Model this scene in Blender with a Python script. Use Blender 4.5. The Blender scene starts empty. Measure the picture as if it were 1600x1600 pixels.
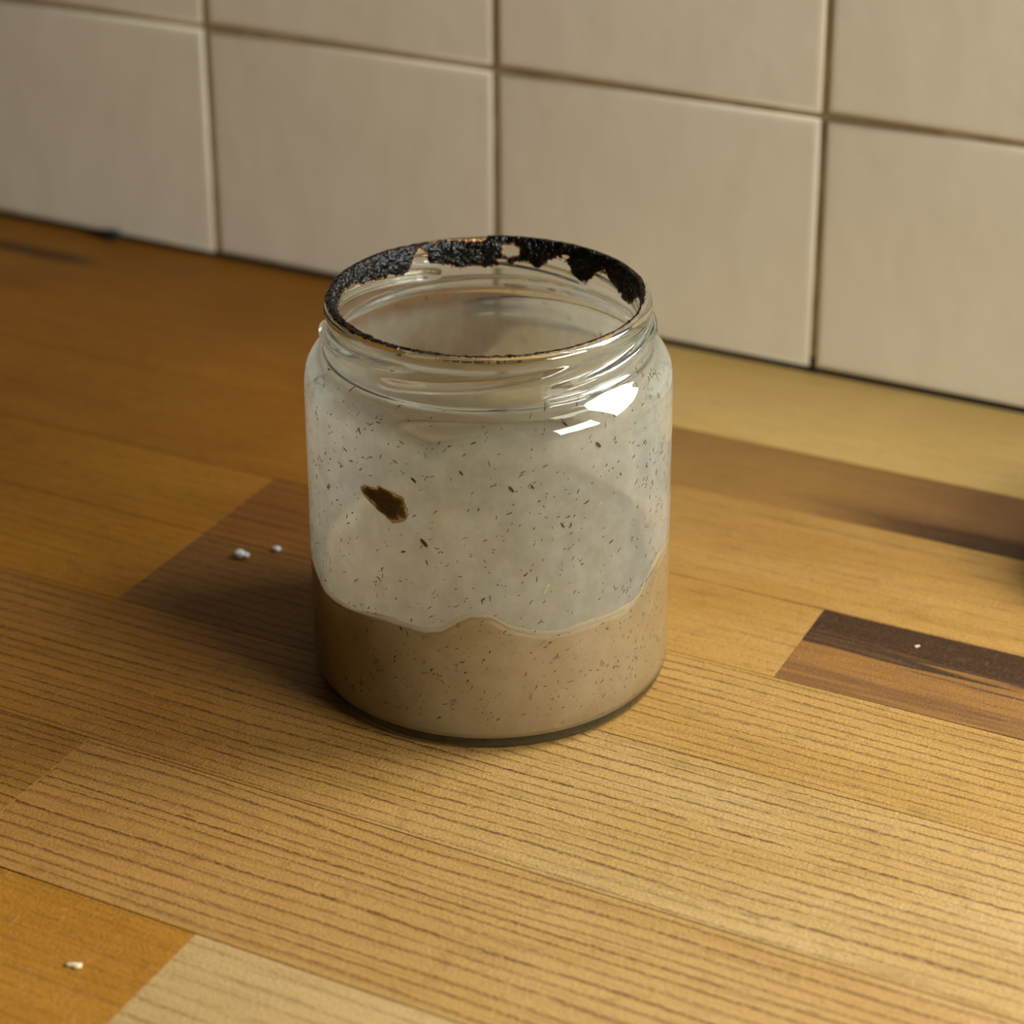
import bpy, bmesh, math, random
from math import sin, cos, pi, radians
from mathutils import Vector, Matrix, noise

P = 0.1                      # one wall tile pitch = 10 cm; lengths below are in tile pitches
scene = bpy.context.scene
col = scene.collection

# ------------------------------------------------------------------ camera
PITCH, YAW, ROLL = 0.37969, -0.46972, -0.00410
CAM = Vector((2.95204, -5.70916, 2.71493))
fwd = Vector((sin(YAW) * cos(PITCH), cos(YAW) * cos(PITCH), -sin(PITCH)))
rgt = Vector((cos(YAW), -sin(YAW), 0))
up = rgt.cross(fwd)
r2 = rgt * cos(ROLL) + up * sin(ROLL)
u2 = -rgt * sin(ROLL) + up * cos(ROLL)
cam_data = bpy.data.cameras.new('camera')
cam = bpy.data.objects.new('camera', cam_data)
col.objects.link(cam)
cam.matrix_world = Matrix(((r2.x, u2.x, -fwd.x, CAM.x * P), (r2.y, u2.y, -fwd.y, CAM.y * P), (r2.z, u2.z, -fwd.z, CAM.z * P), (0, 0, 0, 1)))
cam_data.sensor_width = 36
cam_data.lens = 3627.42 / 1600 * 36
cam_data.shift_y = -(800 - 416.8) / 1600
cam_data.clip_start = 0.01
cam_data.dof.use_dof = True
cam_data.dof.focus_distance = 0.475
cam_data.dof.aperture_fstop = 14
scene.camera = cam

# ------------------------------------------------------------------ world, window light, exposure
world = bpy.data.worlds.new('room_ambient')
scene.world = world
world.use_nodes = True
bg = world.node_tree.nodes['Background']
bg.inputs['Color'].default_value = (1.0, 0.78, 0.48, 1)
bg.inputs['Strength'].default_value = 0.03

def area(name, loc, aim, sx, sy, energy, color):
    l = bpy.data.lights.new(name, 'AREA'); l.shape = 'RECTANGLE'; l.size = sx * P; l.size_y = sy * P
    l.energy = energy; l.color = color
    o = bpy.data.objects.new(name, l); col.objects.link(o)
    o.location = Vector(loc) * P
    o.rotation_euler = Vector(aim).to_track_quat('-Z', 'Z').to_euler()
    return o
# daylight from the window over the worktop (same wall, right of the frame); plus a side fill lamp added to brighten the tiles
EA, EB = 8.2, 20.0
area('window_daylight', (4.3, -.06, 4.0), (0, -1, 0), 3.8, 4.4, EA, (0.98, 0.985, 1.0))
area('side_fill_light', (13.0, -3.5, 4.9), (-1, .05, -.1), 5.0, 6.0, EB, (1.0, 0.985, 0.93))

scene.view_settings.view_transform = 'Standard'
scene.view_settings.look = 'None'
scene.view_settings.gamma = 1
scene.view_settings.use_curve_mapping = False
scene.view_settings.exposure = 0.20
scene.cycles.max_bounces = 12
scene.cycles.transmission_bounces = 12
scene.cycles.transparent_max_bounces = 12
scene.cycles.diffuse_bounces = 3
scene.cycles.glossy_bounces = 4
scene.cycles.use_adaptive_sampling = True
scene.cycles.adaptive_threshold = 0.04
scene.cycles.use_denoising = True

# ------------------------------------------------------------------ helpers
def obj(name, verts, faces, mat, parent=None, smooth=True, loc=None):
    me = bpy.data.meshes.new(name)
    me.from_pydata([tuple(v) for v in verts], [], faces)
    me.update()
    o = bpy.data.objects.new(name, me)
    col.objects.link(o)
    if mat: me.materials.append(mat)
    if smooth:
        me.polygons.foreach_set('use_smooth', [True] * len(me.polygons))
    if parent: o.parent = parent
    if loc: o.location = loc
    return o

def from_bm(name, bm, mat, parent=None, smooth=True, loc=None):
    me = bpy.data.meshes.new(name)
    bm.to_mesh(me); bm.free()
    o = bpy.data.objects.new(name, me)
    col.objects.link(o)
    me.materials.append(mat)
    if smooth:
        me.polygons.foreach_set('use_smooth', [True] * len(me.polygons))
    if parent: o.parent = parent
    if loc: o.location = loc
    return o

def empty(name, loc=(0, 0, 0)):
    o = bpy.data.objects.new(name, None)
    o.empty_display_size = 0.01
    col.objects.link(o)
    o.location = loc
    return o

def tag(o, label=None, cat=None, group=None, kind=None):
    if label: o['label'] = label
    if cat: o['category'] = cat
    if group: o['group'] = group
    if kind: o['kind'] = kind
    return o

def box_bm(x0, x1, y0, y1, z0, z1, bevel=0, seg=3):
    bm = bmesh.new()
    bmesh.ops.create_cube(bm, size=1)
    for v in bm.verts:
        v.co = Vector((x0 + (v.co.x + .5) * (x1 - x0), y0 + (v.co.y + .5) * (y1 - y0), z0 + (v.co.z + .5) * (z1 - z0)))
    if bevel:
        bmesh.ops.bevel(bm, geom=bm.edges[:], offset=bevel, segments=seg, profile=.5, affect='EDGES')
    return bm

class NT:
    """tiny node-building helper"""
    def __init__(s, name):
        s.m = bpy.data.materials.new(name); s.m.use_nodes = True
        s.t = s.m.node_tree
        for n in list(s.t.nodes): s.t.nodes.remove(n)
        s.out = s.t.nodes.new('ShaderNodeOutputMaterial')
    def n(s, typ, **kw):
        nd = s.t.nodes.new(typ)
        for k, v in kw.items(): setattr(nd, k, v)
        return nd
    def l(s, a, b): s.t.links.new(a, b)
    def val(s, sock, v):
        if hasattr(v, 'is_linked') or isinstance(v, bpy.types.NodeSocket): s.l(v, sock)
        else: sock.default_value = v
    def math(s, op, a, b=0.0, c=None, clamp=False):
        nd = s.n('ShaderNodeMath', operation=op, use_clamp=clamp)
        s.val(nd.inputs[0], a); s.val(nd.inputs[1], b)
        if c is not None: s.val(nd.inputs[2], c)
        return nd.outputs[0]
    def mix(s, f, a, b, blend='MIX'):
        nd = s.n('ShaderNodeMix', data_type='RGBA', blend_type=blend)
        s.val(nd.inputs['Factor'], f)
        for i, v in ((6, a), (7, b)):
            if isinstance(v, tuple): v = (*v, 1) if len(v) == 3 else v
            s.val(nd.inputs[i], v)
        return nd.outputs[2]
    def ramp(s, f, lo, hi, a=0.0, b=1.0):
        nd = s.n('ShaderNodeMapRange', interpolation_type='SMOOTHSTEP')
        s.val(nd.inputs[0], f)
        for i, v in zip((1, 2, 3, 4), (lo, hi, a, b)): s.val(nd.inputs[i], v)
        return nd.outputs[0]
    def noise(s, vec, scale, detail=2, rough=.5, dim='3D'):
        nd = s.n('ShaderNodeTexNoise', noise_dimensions=dim)
        s.l(vec, nd.inputs['Vector'])
        nd.inputs['Scale'].default_value = scale; nd.inputs['Detail'].default_value = detail
        nd.inputs['Roughness'].default_value = rough
        return nd.outputs['Fac']
    def objco(s): return s.n('ShaderNodeTexCoord').outputs['Object']
    def vscale(s, vec, sc, off=(0, 0, 0)):
        nd = s.n('ShaderNodeMapping'); s.l(vec, nd.inputs['Vector'])
        nd.inputs['Scale'].default_value = sc; nd.inputs['Location'].default_value = off
        return nd.outputs[0]
    def bsdf(s, **kw):
        b = s.n('ShaderNodeBsdfPrincipled')
        for k, v in kw.items():
            k = k.replace('_', ' ')
            if isinstance(v, tuple) and len(v) == 3: v = (*v, 1) if k != 'Subsurface Radius' else v
            s.val(b.inputs[k], v)
        return b
    def bump(s, h, strength, dist):
        nd = s.n('ShaderNodeBump'); s.l(h, nd.inputs['Height'])
        nd.inputs['Strength'].default_value = strength; nd.inputs['Distance'].default_value = dist
        return nd.outputs[0]
    def done(s, b):
        s.l(b.outputs[0] if hasattr(b, 'outputs') else b, s.out.inputs[0]); return s.m

# ------------------------------------------------------------------ materials
def mat_tile():
    t = NT('glazed_tile'); co = t.objco()
    n1 = t.noise(co, 14, 3); n2 = t.noise(co, 900, 2)
    c = t.mix(t.ramp(n1, .35, .7), (.86, .79, .62), (.90, .83, .66))
    b = t.bsdf(Base_Color=c, Roughness=.42, Specular_IOR_Level=.35)
    h = t.math('ADD', t.math('MULTIPLY', t.noise(co, 60, 2), 1.0), t.math('MULTIPLY', n2, .08))
    t.l(t.bump(h, .12, .002), b.inputs['Normal'])
    return t.done(b)

def mat_grout():
    t = NT('dirty_grout'); co = t.objco()
    c = t.mix(t.ramp(t.noise(co, 60, 4), .35, .65), (.30, .215, .105), (.44, .34, .185))
    b = t.bsdf(Base_Color=c, Roughness=.9)
    t.l(t.bump(t.noise(co, 900, 3), .4, .001), b.inputs['Normal'])
    return t.done(b)

def mat_plain(name, c, rough=.8, **kw):
    t = NT(name); co = t.objco()
    cc = t.mix(t.noise(co, 300, 3), tuple(x * .8 for x in c), tuple(min(1, x * 1.2) for x in c))
    return t.done(t.bsdf(Base_Color=cc, Roughness=rough, **kw))

def mat_wood(name, base, base2, line, seed=0.0, period=.0042, lstr=.8, wob=.0016, width=.30, streak=None, breakup=.5, blotch=.35, shade_tone=0):
    """plank: object x runs along the grain. streak=(y0,y1,color,amount) dark heartwood band, or function name."""
    base, base2, line = (tuple(x * .74 for x in c_) for c_ in (base, base2, line))
    t = NT(name); co = t.objco()
    co = t.vscale(co, (1, 1, 1), (seed * 1.37, seed * .731, seed * .41))
    sep = t.n('ShaderNodeSeparateXYZ'); t.l(co, sep.inputs[0])
    warp = t.noise(t.vscale(co, (9, 30, 1)), 1, 2)
    warp2 = t.noise(t.vscale(co, (3, 110, 1)), 1, 1)
    fine = t.noise(t.vscale(co, (420, 700, 1)), 1, 2)
    y = t.math('ADD', sep.outputs['Y'], t.math('MULTIPLY', t.math('SUBTRACT', warp, .5), wob * 2.6))
    y = t.math('ADD', y, t.math('MULTIPLY', t.math('SUBTRACT', warp2, .5), period * 1.3))
    y = t.math('ADD', y, t.math('MULTIPLY', t.math('SUBTRACT', fine, .5), period * .26))
    ph = t.math('FRACT', t.math('DIVIDE', t.math('ADD', y, 10.0), period))
    # asymmetric late-wood line: soft rise, sharp end
    a = t.ramp(ph, 1 - width * 1.1, .92); b_ = t.ramp(ph, .93, 1.0, 1.0, 0.0)
    ln = t.math('MULTIPLY', a, b_)
    wn = t.n('ShaderNodeTexWhiteNoise', noise_dimensions='1D')
    t.l(t.math('FLOOR', t.math('DIVIDE', t.math('ADD', y, 10.0), period)), wn.inputs['W'])
    ln = t.math('MULTIPLY', ln, t.math('ADD', t.math('MULTIPLY', wn.outputs['Value'], .45), .55))
    brk = t.noise(t.vscale(co, (110, 520, 1)), 1, 4, .7)
    ln = t.math('MULTIPLY', ln, t.ramp(brk, breakup - .14, breakup + .08))
    jit = t.noise(t.vscale(co, (900, 1500, 1)), 1, 2, .6)
    ln = t.math('MULTIPLY', ln, t.ramp(jit, .32, .52, .30, 1.0))
    # short black pores
    pore = t.noise(t.vscale(co, (70, 900, 1), (3.1, 1.7, 0)), 1, 2, .5)
    pore = t.ramp(pore, .70, .80)
    fib = t.noise(t.vscale(co, (45, 1500, 1)), 1, 3, .6)
    blt = t.noise(t.vscale(co, (18, 55, 1)), 1, 3)
    c = t.mix(t.ramp(blt, .3, .7), base, base2)
    c = t.mix(t.math('MULTIPLY', t.ramp(fib, .45, .75), .35), c, line, 'MIX')
    c = t.mix(t.math('MULTIPLY', t.ramp(t.noise(co, 190, 4, .65), .52, .75), blotch), c, tuple(x * .55 for x in base2))
    c = t.mix(t.math('MULTIPLY', ln, lstr), c, line)
    c = t.mix(t.math('MULTIPLY', pore, .7 * lstr), c, tuple(x * .35 for x in line))
    if streak: c = streak(t, co, sep, c, warp)
    if shade_tone:                                        # jar shade painted into the plank: darker and more orange towards the left
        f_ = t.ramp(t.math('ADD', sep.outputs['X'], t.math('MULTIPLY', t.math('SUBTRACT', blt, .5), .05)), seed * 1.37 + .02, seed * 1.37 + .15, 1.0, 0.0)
        c = t.mix(t.math('MULTIPLY', f_, shade_tone), c, (.80, .52, .16), 'MULTIPLY')
    # knife scratches and raised fibres: fine cross-hatched relief, slightly pale
    s1 = t.noise(t.vscale(co, (2600, 260, 1), (0, 0, 0)), 1, 1)
    rot = t.n('ShaderNodeMapping'); t.l(co, rot.inputs[0]); rot.inputs['Rotation'].default_value = (0, 0, .9); rot.inputs['Scale'].default_value = (1, 1, 1)
    s2 = t.noise(t.vscale(rot.outputs[0], (2400, 200, 1)), 1, 1)
    sc = t.math('MAXIMUM', t.ramp(s1, .66, .78), t.ramp(s2, .66, .78))
    c = t.mix(t.math('MULTIPLY', sc, .10), c, (.78, .56, .28))
    gr = t.noise(t.vscale(co, (1100, 1900, 1), (5, 2, 0)), 1, 3, .7)
    c = t.mix(t.math('MULTIPLY', t.ramp(gr, .47, .70), .42), c, tuple(x * .45 for x in base2))
    mot = t.noise(co, 1400, 2)
    h = t.math('ADD', t.math('MULTIPLY', ln, -.45), t.math('MULTIPLY', mot, .9))
    h = t.math('ADD', h, t.math('MULTIPLY', sc, .30))
    h = t.math('ADD', h, t.math('MULTIPLY', pore, -1.0))
    b = t.bsdf(Base_Color=c, Roughness=t.ramp(mot, .2, .8, .46, .60), Specular_IOR_Level=.22)
    t.l(t.bump(h, .36, .0005), b.inputs['Normal'])
    return t.done(b)

def mat_glass():
    t = NT('jar_glass')
    g = t.n('ShaderNodeBsdfGlass'); g.inputs['Color'].default_value = (.965, .985, .965, 1)
    g.inputs['IOR'].default_value = 1.5; g.inputs['Roughness'].default_value = .0
    return t.done(g)

def mat_film():
    """dried starter smeared over the inside of the glass: a thin milky coat"""
    t = NT('dried_film'); co = t.objco()
    sep = t.n('ShaderNodeSeparateXYZ'); t.l(co, sep.inputs[0])
    z = sep.outputs['Z']
    big = t.noise(t.vscale(co, (1, 1, .55)), 45, 4, .6)
    mid = t.noise(co, 260, 3, .6)
    smear = t.noise(t.vscale(co, (300, 300, 40)), 1, 2)
    a = t.math('ADD', t.ramp(big, .3, .72, .52, .68), t.math('MULTIPLY', t.math('SUBTRACT', mid, .5), .12))
    a = t.math('ADD', a, t.math('MULTIPLY', t.math('SUBTRACT', smear, .5), .12))
    edge = t.math('ADD', z, t.math('MULTIPLY', t.math('SUBTRACT', big, .5), .016))
    a = t.math('MULTIPLY', a, t.ramp(edge, .0655, .0745, 1.0, .22), clamp=True)
    c = t.mix(t.ramp(mid, .35, .7), (.82, .76, .645), (.88, .84, .75))
    df = t.n('ShaderNodeBsdfDiffuse'); t.l(c, df.inputs[0])
    tl = t.n('ShaderNodeBsdfTranslucent'); t.l(c, tl.inputs[0])
    m1 = t.n('ShaderNodeMixShader'); m1.inputs[0].default_value = .62; t.l(df.outputs[0], m1.inputs[1]); t.l(tl.outputs[0], m1.inputs[2])
    tr = t.n('ShaderNodeBsdfTransparent')
    m2 = t.n('ShaderNodeMixShader'); t.l(a, m2.inputs[0]); t.l(tr.outputs[0], m2.inputs[1]); t.l(m1.outputs[0], m2.inputs[2])
    return t.done(m2)

def mat_starter():
    t = NT('sourdough_starter_paste'); co = t.objco()
    n1 = t.noise(co, 120, 4, .6); n2 = t.noise(co, 700, 3, .6)
    c = t.mix(t.ramp(n1, .35, .7), (.40, .275, .130), (.45, .325, .175))
    c = t.mix(t.math('MULTIPLY', t.ramp(n2, .58, .76), .45), c, (.24, .14, .06))
    n3 = t.noise(co, 330, 3, .6)
    c = t.mix(t.math('MULTIPLY', t.ramp(n3, .62, .74), .75), c, (.16, .095, .045))
    b = t.bsdf(Base_Color=c, Roughness=.5, Subsurface_Weight=.7, Subsurface_Scale=.0022, Subsurface_Radius=(1.0, .6, .32))
    t.l(t.bump(n1, .3, .001), b.inputs['Normal'])
    return t.done(b)

def mat_crust(name, core, rim, tip, rough=.22):
    t = NT(name); co = t.objco()
    at = t.n('ShaderNodeAttribute'); at.attribute_name = 'edge'
    e = at.outputs['Fac']
    n1 = t.noise(co, 700, 3, .6)
    e2 = t.math('ADD', e, t.math('MULTIPLY', t.math('SUBTRACT', n1, .5), .5))
    c = t.mix(t.ramp(e2, .45, .80), core, rim)
    c = t.mix(t.ramp(e2, .68, .90), c, tip)
    b = t.bsdf(Base_Color=c, Roughness=rough, Specular_IOR_Level=.26)
    h = t.math('ADD', t.noise(co, 380, 3, .6), t.math('MULTIPLY', t.noise(co, 1700, 2), .12))
    t.l(t.bump(h, .9, .0020), b.inputs['Normal'])
    return t.done(b)

M_tile, M_grout = mat_tile(), mat_grout()
M_dark = mat_plain('dark_cavity', (.012, .009, .007), .95)

# ------------------------------------------------------------------ tiled wall
ROWZ = .7631
GAP = .020            # grout width
ZB = .022             # bottom edge of the tiles above the worktop
TH = .07
wall = from_bm('wall_back', box_bm(-9 * P, 9 * P, TH * P, (TH + .6) * P, -.3 * P, 6.2 * P), M_dark, smooth=False)
tag(wall, 'square cream glazed tile splashback with brown grout behind the worktop', kind='structure')

def tile_mesh(w, h):
    SQ = 4.0      # the glaze rolls off gently towards the joints
    bm = box_bm(-w / 2, w / 2, 0, TH * P * SQ, -h / 2, h / 2)
    es = [e for e in bm.edges if all(v.co.y < 1e-6 for v in e.verts)]
    vs = [e for e in bm.edges if abs(e.verts[0].co.y - e.verts[1].co.y) > 1e-6]
    bmesh.ops.bevel(bm, geom=es, offset=.022 * P, segments=6, profile=.5, affect='EDGES')
    for v in bm.verts: v.co.y /= SQ
    me = bpy.data.meshes.new('tile'); bm.to_mesh(me); bm.free(); me.materials.append(M_tile)
    me.polygons.foreach_set('use_smooth', [True] * len(me.polygons))
    return me
rows = [(ZB, ROWZ - GAP / 2)] + [(ROWZ + i + GAP / 2, ROWZ + i + 1 - GAP / 2) for i in range(0, 5)]
tmesh = [tile_mesh((1 - GAP) * P, (rows[0][1] - rows[0][0]) * P), tile_mesh((1 - GAP) * P, (rows[1][1] - rows[1][0]) * P)]
rng = random.Random(4)
for ri, (z0, z1) in enumerate(rows):
    for ci in range(-6, 7):
        if ri >= 2 and ci >= 2: continue          # window here
        o = bpy.data.objects.new('tile', tmesh[0 if ri == 0 else 1]); col.objects.link(o); o.parent = wall
        o.location = ((ci + .5) * P, rng.uniform(-.002, .002) * P, (z0 + z1) / 2 * P)
        o.rotation_euler = (rng.uniform(-.002, .002), 0, rng.uniform(-.002, .002))
GY = .0065
for ri, (z0, z1) in enumerate(rows):
    for ci in range(-6, 8):
        if ri >= 2 and ci >= 2: continue
        zz = z0 + .004
        if ri == 0: zz = .052 if ci == 1 else (.03 if ci == -1 else .02)
        from_bm('grout_joint', box_bm((ci - GAP / 2 - .004) * P, (ci + GAP / 2 + .004) * P, GY * P, (TH + .01) * P, zz * P, (z1 + GAP / 2) * P), M_grout, wall, False)
    from_bm('grout_joint', box_bm(-6 * P, (7 if ri < 1 else 2) * P, (GY + .001) * P, (TH + .01) * P, (z1 - .004) * P, (z1 + GAP + .004) * P), M_grout, wall, False)
for ci in range(-6, 7):
    from_bm('gap_shade', box_bm((ci + .01) * P, (ci + .99) * P, .012 * P, TH * P, -.02 * P, (ZB + .012) * P), M_dark, wall, False)  # black strip standing in for shade in the gap under the tiles
from_bm('gap_shade', box_bm((1 - GAP / 2 - .002) * P, (1 + GAP / 2 + .002) * P, .0075 * P, TH * P, .0 * P, .062 * P), M_dark, wall, False)  # black plug painting the shade inside the open joint slot
# crumbly dark lump in the open joint under the tiles
bm = bmesh.new(); bmesh.ops.create_icosphere(bm, subdivisions=2, radius=1)
for v in bm.verts:
    n = 1 + .35 * noise.noise(v.co * 1.7); v.co = Vector((v.co.x * .048 * n, v.co.y * .014 * n, v.co.z * .020 * n)) * P
lump = from_bm('dark_crumb', bm, M_dark, None, True, (-1.40 * P, -.0125 * P, .0195 * P))
tag(lump, 'small black crumb wedged under the bottom edge of the leftmost tile', 'crumb')

# frame of the window over the worktop (out of the picture, right of the tiles)
M_frame = mat_plain('white_window_frame', (.75, .74, .70), .5)
win = empty('window_1', (4.3 * P, .03 * P, 1.75 * P)); tag(win, 'white framed window in the tiled wall', kind='structure')
for (x0, x1, z0, z1) in ((2.2, 2.36, 1.75, 6.3), (6.24, 6.4, 1.75, 6.3), (2.36, 6.24, 1.75, 1.9), (2.36, 6.24, 6.15, 6.3)):
    from_bm('window_frame', box_bm((x0 - 4.3) * P, (x1 - 4.3) * P, -.08 * P, .03 * P, (z0 - 1.75) * P, (z1 - 1.75) * P, .02 * P, 2), M_frame, win, False)
from_bm('pane', box_bm(-1.94 * P, 1.94 * P, -.01 * P, .0, .15 * P, 4.4 * P), mat_plain('bright_pane', (.6, .65, .7), .1), win, False)
floor = from_bm('floor', box_bm(-12 * P, 12 * P, -16 * P, 1 * P, -9.4 * P, -9.2 * P), mat_plain('grey_floor', (.22, .20, .18), .7), smooth=False)
tag(floor, 'plain dark floor below the worktop', kind='structure')

# ------------------------------------------------------------------ worktop of joined planks
worktop = empty('worktop', (0, 0, -.38 * P))
tag(worktop, 'oiled butcher block worktop of joined honey brown wooden planks', 'worktop')

def streak_walnut(t, co, sep, c, warp):
    # dark half towards the wall, black vein, paler brown half, dark brown near edge
    y = t.math('ADD', sep.outputs['Y'], t.math('MULTIPLY', t.math('SUBTRACT', warp, .5), .010))
    n = t.noise(t.vscale(co, (25, 700, 1)), 1, 3, .6)
    n2 = t.noise(t.vscale(co, (10, 160, 1)), 1, 2, .6)
    yy = t.math('ADD', y, t.math('MULTIPLY', t.math('SUBTRACT', n2, .5), .020))
    c = t.mix(t.ramp(yy, WY + .0005, WY + .0035), c, t.mix(n, (.016, .006, .002), (.060, .025, .008)))
    v = t.math('ABSOLUTE', t.math('SUBTRACT', yy, WY + .001))
    c = t.mix(t.math('MULTIPLY', t.ramp(v, .0005, .0016, 1, 0), .85), c, (.012, .007, .006))
    c = t.mix(t.math('MULTIPLY', t.math('MULTIPLY', t.ramp(yy, WY - .0150, WY - .0085, 1, 0), t.ramp(n, .3, .6)), .75), c, (.12, .052, .016))
    return c
def streak_brown(t, co, sep, c, warp):
    # heartwood: brown deepening along the plank; near edge also has right-end shade painted in
    n = t.noise(t.vscale(co, (14, 120, 1)), 1, 3, .6)
    x = t.math('ADD', sep.outputs['X'], t.math('MULTIPLY', t.math('SUBTRACT', n, .5), .06))
    f = t.ramp(x, .115, .172)
    y = t.math('ADD', sep.outputs['Y'], t.math('MULTIPLY', t.math('SUBTRACT', n, .5), .012))
    g = t.math('MULTIPLY', t.ramp(y, -.066, -.074), t.ramp(x, .125, .165))
    c = t.mix(t.math('MULTIPLY', f, .85), c, (.17, .08, .028))
    return t.mix(t.math('MULTIPLY', g, .9), c, (.035, .013, .004))
def streak_back(t, co, sep, c, warp):
    # dark stain on the left, near the wall
    n = t.noise(t.vscale(co, (20, 90, 1)), 1, 3, .6)
    y = t.math('ADD', sep.outputs['Y'], t.math('MULTIPLY', t.math('SUBTRACT', n, .5), .010))
    f = t.math('MULTIPLY', t.ramp(t.math('ABSOLUTE', t.math('ADD', y, .0205)), .0015, .0045, 1, 0), t.ramp(sep.outputs['X'], -.150, -.118, 1, 0))
    return t.mix(t.math('MULTIPLY', f, .85), c, (.045, .018, .004))

WY = -.1365
HONEY, HONEY2 = (.42, .168, .011), (.36, .132, .006)
PALE, PALE2 = (.56, .37, .15), (.50, .32, .12)
LINE = (.13, .045, .008)
W = {}
def plank(x0, x1, y0, y1, mat, dz=0.0, name='plank'):
    g = .0016
    bm = box_bm(x0 * P, x1 * P, y0 * P + g * P * .5, y1 * P - g * P * .5, -.38 * P, dz * P)
    es = [e for e in bm.edges if all(v.co.z > -.01 * P for v in e.verts)]
    bmesh.ops.bevel(bm, geom=es, offset=.0012 * P, segments=1, profile=.5, affect='EDGES')
    o = from_bm(name, bm, mat, worktop, False)
    o.location = (0, 0, .38 * P)
    return o
mw = mat_wood
L, R = -8, 9
# rows from the wall towards the front edge: (y_far, y_near, [(x0,x1,material)...])
S = [.30, -.480, -.793, -1.222, -1.548, -1.908, -2.408, -2.847, -3.31, -3.78, -4.22, -4.70, -5.15, -5.6]
honeyA = mw('honey_plank', HONEY, HONEY2, LINE, 1.0, .0052, .45, .0020, .35, None, .56, .30)
backL = mw('stained_plank', (.38, .156, .011), (.32, .120, .006), LINE, 0.0, .0060, .30, .0020, .4, streak_back, .6, .2)
backR = mw('pale_back_plank', (.84, .585, .205), (.78, .52, .165), (.26, .12, .03), 0.0, .0065, .40, .0016, .35, None, .62, .12)
brown = mw('brown_hearted_plank', (.44, .235, .065), (.38, .19, .045), (.16, .06, .012), 0.0, .0075, .35, .0020, .35, streak_brown, .6, .2)
honeyB = mw('honey_wide_plank', (.55, .31, .080), (.48, .255, .052), (.17, .065, .012), 3.0, .0060, .55, .0024, .28, None, .56, .3)
honeyC = mw('honey_left_plank', (.50, .21, .013), (.43, .165, .008), LINE, 4.0, .0034, .60, .0016, .32, None, .5, .35)
redB = mw('reddish_plank', (.34, .135, .020), (.29, .105, .013), (.085, .026, .006), 5.0, .0042, .95, .0016, .32, None, .42, .3)
redB2 = mw('dark_lined_plank', (.31, .14, .026), (.26, .11, .018), (.075, .024, .004), 6.0, .0030, .9, .0016, .32, None, .42, .3)
walnut = mw('walnut_plank', (.31, .14, .030), (.38, .185, .045), (.07, .028, .01), 0.0, .0050, .5, .0010, .3, streak_walnut, .55, .35)
midR = mw('lined_plank', (.52, .31, .085), (.46, .265, .06), (.13, .043, .007), 7.0, .0030, .85, .0016, .30, None, .42, .40)
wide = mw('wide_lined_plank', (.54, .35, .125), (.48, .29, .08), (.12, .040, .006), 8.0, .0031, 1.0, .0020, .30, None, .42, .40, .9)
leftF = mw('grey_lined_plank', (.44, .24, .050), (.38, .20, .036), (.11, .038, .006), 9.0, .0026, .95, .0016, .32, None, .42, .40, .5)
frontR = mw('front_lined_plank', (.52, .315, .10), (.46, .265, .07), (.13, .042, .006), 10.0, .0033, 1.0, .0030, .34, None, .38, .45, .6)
orangeF = mw('orange_plank', (.45, .20, .020), (.39, .165, .013), (.20, .075, .013), 11.0, .0036, .60, .0018, .3, None, .50, .25)
paleF = mw('pale_plank', (.55, .37, .145), (.50, .33, .12), (.20, .085, .02), 12.0, .0038, .75, .0018, .3, None, .46, .25)
layout = [
 [(L, .10, backL), (.10, R, backR)],
 [(L, .45, honeyA), (.45, R, brown)],
 [(L, .55, honeyA), (.55, R, honeyB)],
 [(L, -.013, honeyC), (-.013, .78, redB), (.78, 1.476, honeyB), (1.476, 4.6, walnut), (4.6, R, paleF)],
 [(L, -.013, honeyC), (-.013, .92, redB2), (.92, 5.2, midR), (5.2, R, honeyB)],
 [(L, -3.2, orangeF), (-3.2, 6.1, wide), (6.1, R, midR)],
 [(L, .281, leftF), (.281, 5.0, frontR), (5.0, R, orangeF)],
 [(L, .843, orangeF), (.843, R, paleF)],
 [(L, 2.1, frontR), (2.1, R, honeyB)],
 [(L, -.6, midR), (-.6, R, leftF)],
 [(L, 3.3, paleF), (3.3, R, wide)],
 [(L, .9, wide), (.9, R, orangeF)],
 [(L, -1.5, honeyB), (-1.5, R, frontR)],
]
prng = random.Random(11)
for i, row in enumerate(layout):
    for (x0, x1, m) in row:
        plank(x0, x1, S[i + 1], S[i], m, prng.uniform(-.0006, .0006))

# ------------------------------------------------------------------ the jar
AX, AY = .88084, -1.74008
A0 = math.atan2(CAM.y - AY, CAM.x - AX)       # jar angle 0 looks at the photographer, + is to the right
M_glass = mat_glass()
jar = empty('glass_jar', (AX * P, AY * P, 0))
jar.rotation_euler = (0, 0, A0)
tag(jar, 'open clear glass jar with blackened rim, filmed inside, standing on the worktop', 'jar')

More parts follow.
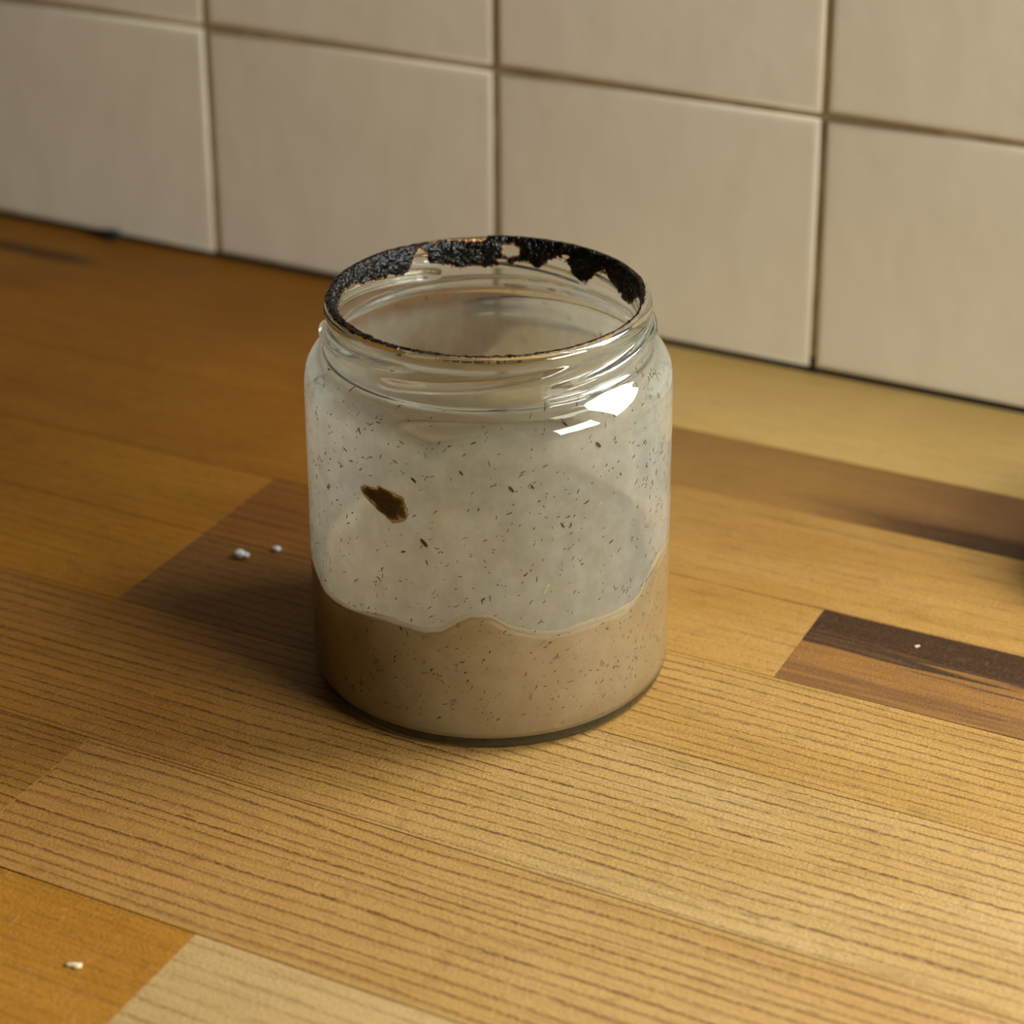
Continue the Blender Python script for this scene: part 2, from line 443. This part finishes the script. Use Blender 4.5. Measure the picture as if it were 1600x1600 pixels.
def dense(pts, n):
    """Catmull-Rom resample of a profile"""
    out = []
    for i in range(len(pts) - 1):
        p0 = pts[max(i - 1, 0)]; p1 = pts[i]; p2 = pts[i + 1]; p3 = pts[min(i + 2, len(pts) - 1)]
        L_ = math.hypot(p2[0] - p1[0], p2[1] - p1[1])
        k = max(1, int(math.ceil(L_ / n)))
        for j in range(k):
            u = j / k
            f = lambda a, b, c, d_: .5 * ((2 * b) + (-a + c) * u + (2 * a - 5 * b + 4 * c - d_) * u * u + (-a + 3 * b - 3 * c + d_) * u ** 3)
            out.append((max(0, f(p0[0], p1[0], p2[0], p3[0])), f(p0[1], p1[1], p2[1], p3[1])))
    out.append(pts[-1]); return out
OUTER = [(.30, .009), (.335, .006), (.352, .002), (.362, 0), (.372, .002), (.382, .012), (.388, .030), (.390, .06), (.390, .12), (.390, .3), (.390, .5), (.390, .63), (.3898, .68), (.3862, .710), (.379, .727), (.367, .742), (.354, .754), (.3455, .763), (.3420, .770),
         (.3400, .778), (.3392, .79), (.3390, .81), (.3390, .828), (.3405, .838), (.3432, .846), (.3436, .854), (.3415, .862), (.336, .8675), (.3295, .8680), (.3235, .8645), (.3200, .857), (.3188, .848)]
INNER = [(.3186, .84), (.3185, .81), (.3187, .785), (.3205, .770), (.3275, .759), (.341, .751), (.354, .740), (.3625, .722), (.3665, .698), (.3678, .66), (.368, .60), (.368, .4), (.368, .2), (.3675, .07), (.3635, .042), (.352, .026), (.32, .0185), (.2, .0175)]
prof = dense(OUTER[:18], .007)[:-1] + dense(OUTER[17:], .0022)[:-1] + dense(OUTER[-1:] + INNER[:6], .003)[:-1] + dense(INNER[5:], .007)
nO = None
NTH = 360
def thread(th, z):
    """six interrupted lugs, each rising to the right"""
    best = 0
    for k in range(6):
        s0 = radians(-42 + 60 * k)
        dth = (th - s0 + 4 * pi) % (2 * pi)
        Lg = radians(78)
        if dth > Lg: continue
        u = dth / Lg
        zc = .786 + .050 * u
        env = min(1, u / .10, (1 - u) / .30); env = max(0, env); env = env * env * (3 - 2 * env)
        g = math.exp(-abs((z - zc) / .0088) ** 3)
        best = max(best, .0165 * env * g)
    return best
verts, faces = [], []
for (r, z) in prof:
    outer = r > .3375 or False
    for j in range(NTH):
        th = 2 * pi * j / NTH
        rr = r
        if outer and .755 < z < .845: rr += thread(th, z) + .004 * math.exp(-((z - .7665) / .004) ** 2)
        if outer and .08 < z < .66:                        # slight unevenness of pressed glass
            rr += .0007 * noise.noise(Vector((cos(th) * 2.2, sin(th) * 2.2, z * 5)))
        verts.append((rr * cos(th) * P, rr * sin(th) * P, z * P))
n = len(prof)
for i in range(n - 1):
    for j in range(NTH):
        k = (j + 1) % NTH
        faces.append((i * NTH + j, i * NTH + k, (i + 1) * NTH + k, (i + 1) * NTH + j))
c0 = len(verts); verts += [(0, 0, .010 * P), (0, 0, .0175 * P)]
for j in range(NTH):
    k = (j + 1) % NTH
    faces.append((c0, k, j)); faces.append((c0 + 1, (n - 1) * NTH + j, (n - 1) * NTH + k))
body = obj('jar_body', verts, faces, M_glass, jar)
bm = bmesh.new(); bm.from_mesh(body.data); bmesh.ops.recalc_face_normals(bm, faces=bm.faces[:]); bm.to_mesh(body.data); bm.free()

# inner wall radius by height
inn = [(r, z) for (r, z) in dense(INNER, .004)]
def rin(z):
    for a, b in zip(inn, inn[1:]):
        if b[1] <= z <= a[1]:
            u = (a[1] - z) / max(1e-9, a[1] - b[1]); return a[0] + (b[0] - a[0]) * u
    return inn[0][0] if z > .5 else inn[-1][0]
def interp(tab, a):
    a = (a + 180) % 360 - 180
    t = sorted(tab); t = [(t[-1][0] - 360, t[-1][1])] + t + [(t[0][0] + 360, t[0][1])]
    for p, q in zip(t, t[1:]):
        if p[0] <= a <= q[0]:
            u = (a - p[0]) / max(1e-9, q[0] - p[0]); return p[1] + (q[1] - p[1]) * u
    return tab[0][1]

# starter level where it meets the glass, by jar angle
LEVEL = [(-110, .300), (-85, .290), (-74, .276), (-66, .256), (-58, .256), (-51, .261), (-41, .270), (-34, .274), (-27, .272), (-21, .269), (-15, .281), (-10, .305), (-6, .318), (0, .317), (6, .290), (12, .274), (18, .263), (27, .264), (39, .267), (50, .262), (55, .275), (60, .305), (68, .322), (85, .32), (110, .30), (150, .31), (180, .32), (-150, .31)]
EMB = .0018       # the smear wets the glass: it sits in contact with the wall
# film
M_film = mat_film()
zs = [i / 60 for i in range(61)]
verts, faces = [], []
for z in zs:
    for j in range(192):
        th = 2 * pi * j / 192; lv = interp(LEVEL, math.degrees(th)) + .004
        zz = lv + (.80 - lv) * z; r = rin(zz) + EMB
        verts.append((r * cos(th) * P, r * sin(th) * P, zz * P))
for i in range(len(zs) - 1):
    for j in range(192):
        k = (j + 1) % 192; faces.append((i * 192 + j, i * 192 + k, (i + 1) * 192 + k, (i + 1) * 192 + j))
film = obj('dried_film', verts, faces, M_film, jar)
film['label'] = 'milky grey film of dried starter inside the glass'

# bran flecks stuck to the inside of the glass
def flecks(name, parent, mat, zlo, zhi, count, seed, emb, smin, smax, back=True):
    rg = random.Random(seed); verts, faces = [], []
    for _ in range(count):
        a = radians(rg.uniform(-180, 180) if back else rg.gauss(0, 55)); z = rg.uniform(zlo, zhi)
        lv = interp(LEVEL, math.degrees(a))
        if name == 'bran_fleck' and parent.name.startswith('glass') and z < lv: continue
        if not parent.name.startswith('glass') and z > lv - .004: continue
        Ls = smin + (smax - smin) * rg.random() ** 1.8; Wd = rg.uniform(.0005, .0012) if rg.random() < .85 else min(Ls, .0034) * .5
        rot = rg.uniform(.2, 1.3) if rg.random() < .65 else rg.uniform(0, pi)
        base = len(verts); m = rg.choice((5, 6, 7))
        bend = rg.uniform(-.5, .5)
        for lay in (0, 1):
            for q in range(m):
                t = 2 * pi * q / m; rad = rg.uniform(.75, 1.1)
                u = cos(t) * Ls * rad; v = sin(t) * Wd * rad + bend * u * u / Ls
                du = u * cos(rot) - v * sin(rot); dv = u * sin(rot) + v * cos(rot)
                zz = z + dv; r = rin(zz) + emb + (.0006 if lay else -.0006); aa = a + du / r
                verts.append((r * cos(aa) * P, r * sin(aa) * P, zz * P))
        faces.append([base + q for q in range(m)][::-1]); faces.append([base + m + q for q in range(m)])
        for q in range(m):
            k = (q + 1) % m; faces.append((base + q, base + k, base + m + k, base + m + q))
    o = obj(name, verts, faces, mat, parent, False); o['kind'] = 'stuff'; return o
M_fleck = mat_plain('bran', (.085, .045, .016), .7)
f1 = flecks('bran_fleck', jar, M_fleck, .27, .76, 1300, 3, EMB + .0020, .0016, .0085)
f1['label'] = 'dark bran flecks speckling the glass'

# black baked-on crust around the mouth
CR = [(-113, .843), (-120, .826), (-127, .820), (-136, .812), (-144, .808), (-148, .820), (-150.5, .857), (-154, .850), (-156, .824), (-162, .815), (-169, .800), (-174, .806), (179, .799), (176, .806), (174, .812), (170, .806), (166, .818), (163, .815), (159.5, .800), (156, .822), (151, .836), (147, .834), (144, .806), (141, .795), (137, .797), (134, .812), (132, .826), (128, .838), (126, .838), (123, .822), (117.5, .806), (112, .800), (106, .806), (102, .822), (97, .842), (90, .851), (70, .852), (40, .851), (0, .850), (-40, .848), (-70, .845), (-95, .843)]
CW = [(-180, .0), (-150, .008), (-128, .013), (-110, .017), (-95, .018), (-60, .016), (-40, .0145), (-20, .0120), (0, .0112), (30, .0105), (50, .0080), (65, .0060), (80, .0060), (95, .010), (108, .014), (120, .016), (180, .016)]   # how far over the lip
lip = [(.3188, .836 - .006 * i) for i in range(12)][::-1]
def crust():
    # path down the inside: from outer lip top over the inner edge and down
    path = dense([(.3415, .862), (.336, .8675), (.3295, .8680), (.3235, .8645), (.3200, .857), (.3188, .848), (.3186, .84), (.3185, .81), (.3187, .785)], .0016)
    N = 1080; verts, edge, keep, faces = [], [], [], []
    for (r, z) in path:
        for j in range(N):
            a = -180 + 360 * j / N; th = radians(a)
            v3 = Vector((cos(th) * 9, sin(th) * 9, z * 38))
            rag = .0070 * noise.noise(v3 * 1.6) + .0060 * noise.noise(v3 * 4.5) + .0030 * noise.noise(v3 * 11)
            front = 1 if abs(a) < 95 else 0
            low = interp(CR, a) + rag * (.25 if front else 1.0)
            over = interp(CW, a)
            # signed margin inside the crust, in tile units
            m_low = z - low
            topr = .3225 + over + .4 * rag
            m_top = (topr - r) * 1.0 if z > .857 else .02
            m = min(m_low, m_top)
            # glassy windows where the crust has flaked off
            for (ha, hz, sa, sz) in ((170.5, .842, 3.2, .013), (147.5, .845, 1.8, .0035), (-152.3, .838, 2.4, .018), (174, .818, 2.0, .004)):
                q = math.hypot(((a - ha + 180) % 360 - 180) / sa, (z - hz) / sz) + .35 * noise.noise(v3 * 2.6)
                m = min(m, (q - 1) * .010)
            keep.append(m > 0); edge.append(max(0, 1 - m / (.0025 if abs(a) < 112 else .0075)))
            hgt = .0015 + (min(m, .012) / .012 if m > 0 else 0) * (.0030 + .0030 * noise.noise(v3 * 3.0) + .0018 * noise.noise(v3 * 8))
            nr = -1 if z < .857 else -.35; nz = 0 if z < .857 else .94
            rr = r + nr * hgt; zz = z + nz * hgt
            verts.append((rr * cos(th) * P, rr * sin(th) * P, zz * P))
    for i in range(len(path) - 1):
        for j in range(N):
            k = (j + 1) % N; q = (i * N + j, i * N + k, (i + 1) * N + k, (i + 1) * N + j)
            if sum(keep[x] for x in q) >= 3: faces.append(q)
    o = obj('rim_crust', verts, faces, mat_crust('baked_black_crust', (.003, .002, .0015), (.11, .035, .008), (.40, .20, .07), .24), jar)
    at = o.data.attributes.new('edge', 'FLOAT', 'POINT'); at.data.foreach_set('value', edge)
    bm = bmesh.new(); bm.from_mesh(o.data)
    bmesh.ops.delete(bm, geom=[v for v in bm.verts if not v.link_faces], context='VERTS')
    bm.to_mesh(o.data); bm.free()
    md = o.modifiers.new('thickness', 'SOLIDIFY'); md.thickness = .00010; md.offset = 0
    o['label'] = 'black flaking crust baked onto the mouth of the jar'
crust()

# brown dried scab on the inside of the front wall, and tan scabs at the back of the neck
def scab(name, poly, height, mat, seed, sub=34, emb=.0):
    """poly: (jar angle, z) outline; a lumpy crust with ragged rim stuck to the inner wall"""
    ca = sum(p[0] for p in poly) / len(poly); cz = sum(p[1] for p in poly) / len(poly)
    R0 = rin(cz)
    pts = [(radians(a - ca) * R0, z - cz) for a, z in poly]
    def rad(t):
        best = 0
        for p, q in zip(pts, pts[1:] + pts[:1]):
            dx, dy = cos(t), sin(t); ex, ey = q[0] - p[0], q[1] - p[1]
            den = dx * ey - dy * ex
            if abs(den) < 1e-12: continue
            s = (p[0] * ey - p[1] * ex) / den; w = (p[0] * dy - p[1] * dx) / den
            if s > 0 and -1e-6 <= w <= 1 + 1e-6: best = max(best, s)
        return best
    NS, NR = 72, 12; verts, faces, edge = [], [], []
    for lay in (0, 1):
        for i in range(NR + 1):
            for j in range(NS):
                t = 2 * pi * j / NS
                rr = rad(t) * (1 + .10 * noise.noise(Vector((cos(t) * 3 + seed, sin(t) * 3, 0))) + .07 * noise.noise(Vector((cos(t) * 9 + seed, sin(t) * 9, 0))))
                u = i / NR; x, y = rr * u * cos(t), rr * u * sin(t)
                z = cz + y; th = radians(ca) + x / R0
                hgt = 0
                if lay:
                    hgt = height * (1 - u ** 3) * (1 + .6 * noise.noise(Vector((x, y, seed)) * 90)) + .0006
                r = rin(z) + emb - hgt
                verts.append((r * cos(th) * P, r * sin(th) * P, z * P)); edge.append(max(0, min(1, u ** 1.5 + .22 * noise.noise(Vector((x, y, seed)) * 60))))
    st = (NR + 1) * NS
    for lay in (0, 1):
        for i in range(NR):
            for j in range(NS):
                k = (j + 1) % NS; q = [lay * st + x for x in (i * NS + j, i * NS + k, (i + 1) * NS + k, (i + 1) * NS + j)]
                faces.append(q if lay else q[::-1])
    for j in range(NS):
        k = (j + 1) % NS; faces.append((NR * NS + j, NR * NS + k, st + NR * NS + k, st + NR * NS + j))
    o = obj(name, verts, faces, mat, jar)
    at = o.data.attributes.new('edge', 'FLOAT', 'POINT'); at.data.foreach_set('value', edge)
    return o
M_scab = mat_crust('brown_scab', (.030, .012, .003), (.22, .085, .012), (.66, .47, .22), .4)
s = scab('dried_scab', [(-43.5, .561), (-42, .572), (-37, .574), (-36, .581), (-33, .578), (-27.2, .570), (-25.8, .552), (-25.2, .534), (-26.8, .514), (-31, .502), (-33, .512), (-38.5, .532), (-42, .545)], .010, M_scab, 1.3, emb=EMB + .0022)
s['label'] = 'dark brown dried scab on the front wall'
M_tan = mat_crust('tan_scab', (.52, .40, .22), (.58, .46, .28), (.66, .56, .40), .6)
for poly in ([(175, .742), (173.5, .758), (169, .762), (165.5, .755), (165, .742), (168, .736), (172, .735)],
             [(158, .745), (156, .751), (153.5, .747), (155, .741)], [(151, .744), (149, .749), (147, .744), (149, .740)]):
    scab('tan_scab', poly, .004, M_tan, poly[0][0], emb=.0005)
M_ylw = mat_crust('pale_scab', (.55, .44, .22), (.60, .50, .30), (.64, .57, .40), .6)
for (a, z, w, h) in ((17.5, .372, 1.1, .012), (-60, .520, 1.3, .010), (3, .40, 1.0, .005), (-43, .603, .8, .005), (22, .560, .6, .006), (36, .535, .8, .005)):
    scab('pale_scab', [(a - w, z - h * .3), (a - w * .3, z + h * .4), (a + w * .6, z + h), (a + w, z + h * .2), (a + w * .1, z - h * .6), (a - w * .7, z - h)], .002, M_ylw, a, emb=EMB + .002)
M_dsc = mat_crust('dark_speck', (.05, .028, .012), (.11, .06, .025), (.2, .12, .06), .6)
for (a, z, w, h) in ((-20.5, .475, 1.3, .010), (6.5, .604, .9, .008), (-8.5, .640, .7, .006), (13, .605, .5, .006), (22.5, .51, .6, .007), (-23.5, .612, .9, .006), (-29, .265, .5, .006), (35, .668, 1.0, .008), (24, .725, .9, .006)):
    scab('dark_speck', [(a - w, z + h), (a, z + h * .7), (a + w, z - h * .3), (a + w * .8, z - h), (a, z - h * .6), (a - w * .9, z + h * .2)], .002, M_dsc, a, emb=EMB + .002)

# ------------------------------------------------------------------ the starter in the jar
M_starter = mat_starter()
starter = empty('sourdough_starter', (AX * P, AY * P, .04 * P))
starter.rotation_euler = (0, 0, A0)
tag(starter, 'tan speckled sourdough starter with a wavy top in the bottom of the jar', 'dough')
NS = 240; verts, faces = [], []
ring = []
zlist = [0.0345, .0365, .044, .052, .060, .07, .09]
prof_low = [(.20, .0165), (.32, .0172), (.352, .0240), (.3635, .040), (.3675, .070)]
rows_ = []
for (r, z) in prof_low:
    rows_.append([((r + EMB) * cos(2 * pi * j / NS), (r + EMB) * sin(2 * pi * j / NS), z) for j in range(NS)])
for i in range(1, 13):
    row = []
    for j in range(NS):
        th = 2 * pi * j / NS; a = math.degrees(th); lv = interp(LEVEL, a) + .0022 * noise.noise(Vector((cos(th) * 14, sin(th) * 14, 1)))
        z = .070 + (lv - .070) * i / 12; r = rin(z) + EMB
        row.append((r * cos(th), r * sin(th), z))
    rows_.append(row)
for i in range(1, 25):
    u = 1 - i / 25.0; row = []
    for j in range(NS):
        th = 2 * pi * j / NS; a = math.degrees(th); lv = interp(LEVEL, a)
        r = .3675 * u
        x, y = r * cos(th), r * sin(th)
        bump_ = .030 * noise.noise(Vector((x * 5.2 + 3.1, y * 5.2 + 1.7, .3))) + .014 * noise.noise(Vector((x * 13, y * 13, 2.3)))
        w = u ** 16
        z = lv * w + (1 - w) * (.262 + bump_)
        
        row.append((x, y, z))
    rows_.append(row)
for row in rows_: verts += [(x * P, y * P, (z - .04) * P) for x, y, z in row]
n = len(rows_)
for i in range(n - 1):
    for j in range(NS):
        k = (j + 1) % NS; faces.append((i * NS + j, i * NS + k, (i + 1) * NS + k, (i + 1) * NS + j))
faces.append(list(range(NS))[::-1])
c0 = len(verts); verts.append((0, 0, (.262 - .04) * P))
for j in range(NS): faces.append(((n - 1) * NS + j, (n - 1) * NS + (j + 1) % NS, c0))
obj('paste', verts, faces, M_starter, starter)
verts, faces = [], []; NB = 360
for lay in range(4):
    for j in range(NB):
        th = 2 * pi * j / NB; a = math.degrees(th); lv = interp(LEVEL, a)
        v3 = Vector((cos(th) * 7, sin(th) * 7, .7))
        wd = max(.0035, .0080 + .0060 * noise.noise(v3) + .0022 * noise.noise(v3 * 4))
        z = lv + (-.0045, -.001, wd * .7, wd)[lay] + .0012 * noise.noise(v3 * 7)
        r = rin(z) + EMB + (.0000, .0010, .0009, .0002)[lay]
        verts.append((r * cos(th) * P, r * sin(th) * P, (z - .04) * P))
for lay in range(3):
    for j in range(NB):
        k = (j + 1) % NB; faces.append((lay * NB + j, lay * NB + k, (lay + 1) * NB + k, (lay + 1) * NB + j))
tl = NT('glow_edge_paste'); co_ = tl.objco()
cc = tl.mix(tl.noise(co_, 400, 3), (.74, .60, .38), (.85, .74, .52))  # paler cream imitates light glowing through the starter's thin top edge
tb = tl.bsdf(Base_Color=cc, Roughness=.6)
tr_ = tl.n('ShaderNodeBsdfTranslucent'); tl.l(cc, tr_.inputs[0])
mx = tl.n('ShaderNodeMixShader'); mx.inputs[0].default_value = .55; tl.l(tb.outputs[0], mx.inputs[1]); tl.l(tr_.outputs[0], mx.inputs[2])
te = obj('glow_edge', verts, faces, tl.done(mx), starter); te['label'] = 'pale cream line where the starter dries on the glass'
o = flecks('bran_fleck', starter, M_fleck, .07, .31, 800, 8, EMB + .0006, .0014, .0075)
o.location = (0, 0, -.04 * P)
rg = random.Random(21); bm = bmesh.new()

# ------------------------------------------------------------------ crumbs on the worktop
bm.free()
M_salt = mat_plain('white_crumb', (.76, .76, .75), .6, Subsurface_Weight=.2, Subsurface_Scale=.001)
M_chip = mat_plain('pale_chip', (.60, .48, .28), .7)
def crumb(x, y, lobes, mat, label, group=None):
    bm = bmesh.new()
    for (dx, dy, dz, rx, ry, rz) in lobes:
        g = bmesh.ops.create_icosphere(bm, subdivisions=3, radius=1)
        for v in g['verts']:
            n_ = 1 + .22 * noise.noise(v.co * 2.3 + Vector((dx * 900, dy * 700, 1))); c = v.co * n_
            v.co = Vector((dx + c.x * rx, dy + c.y * ry, max(0, dz + c.z * rz))) * P
    o = from_bm('crumb', bm, mat, None, True, (x * P, y * P, .0004 * P))
    o.rotation_euler = (0, 0, YAW * -1)
    tag(o, label, 'crumb', group); return o
crumb(.139, -1.612, [(-.004, 0, .008, .014, .013, .011), (.011, -.002, .006, .009, .008, .007)], M_salt, 'larger white crumb lying on the dark plank left of the jar', 'white crumbs left of the jar')
crumb(.200, -1.550, [(0, 0, .006, .0105, .008, .007)], M_salt, 'smaller white crumb lying between the larger crumb and the jar', 'white crumbs left of the jar')
crumb(.697, -3.022, [(0, 0, .002, .016, .005, .0035), (.008, -.006, .002, .008, .004, .003)], M_chip, 'pale wood splinter on the orange plank at lower left')
crumb(1.717, -1.290, [(0, 0, .002, .004, .005, .0025), (.006, .004, .001, .003, .004, .002)], M_chip, 'tiny white chip lying on the dark walnut plank')

# ------------------------------------------------------------------ unseen lid, added to cast shade at the right edge
lid = empty('added_lid', (2.225 * P, -.685 * P, .0005 * P))
tag(lid, 'added dark lid, out of view, casting shade on the worktop right of the jar', 'lid')
M_lid = mat_plain('black_lacquered_metal', (.02, .017, .015), .35)
def lathe(name, prof, mat, parent, N=96, knurl=0):
    verts, faces = [], []
    for (r, z, kn) in prof:
        for j in range(N):
            th = 2 * pi * j / N; rr = r + kn * (.5 + .5 * cos(th * 48)) * .004
            verts.append((rr * cos(th) * P, rr * sin(th) * P, z * P))
    for i in range(len(prof) - 1):
        for j in range(N):
            k = (j + 1) % N; faces.append((i * N + j, i * N + k, (i + 1) * N + k, (i + 1) * N + j))
    return obj(name, verts, faces, mat, parent)
lathe('skirt', [(.345, .012, 0), (.350, .004, 0), (.357, 0, 0), (.363, .004, 0), (.363, .012, 0), (.358, .02, 1), (.358, .13, 1), (.354, .143, 0), (.344, .150, 0), (.338, .146, 0), (.338, .02, 0), (.345, .012, 0)], M_lid, lid, 384)
lathe('top_panel', [(.341, .149, 0), (.325, .149, 0), (.315, .143, 0), (.16, .143, 0), (.0001, .144, 0), (.0001, .136, 0), (.3, .136, 0), (.340, .140, 0)], M_lid, lid)
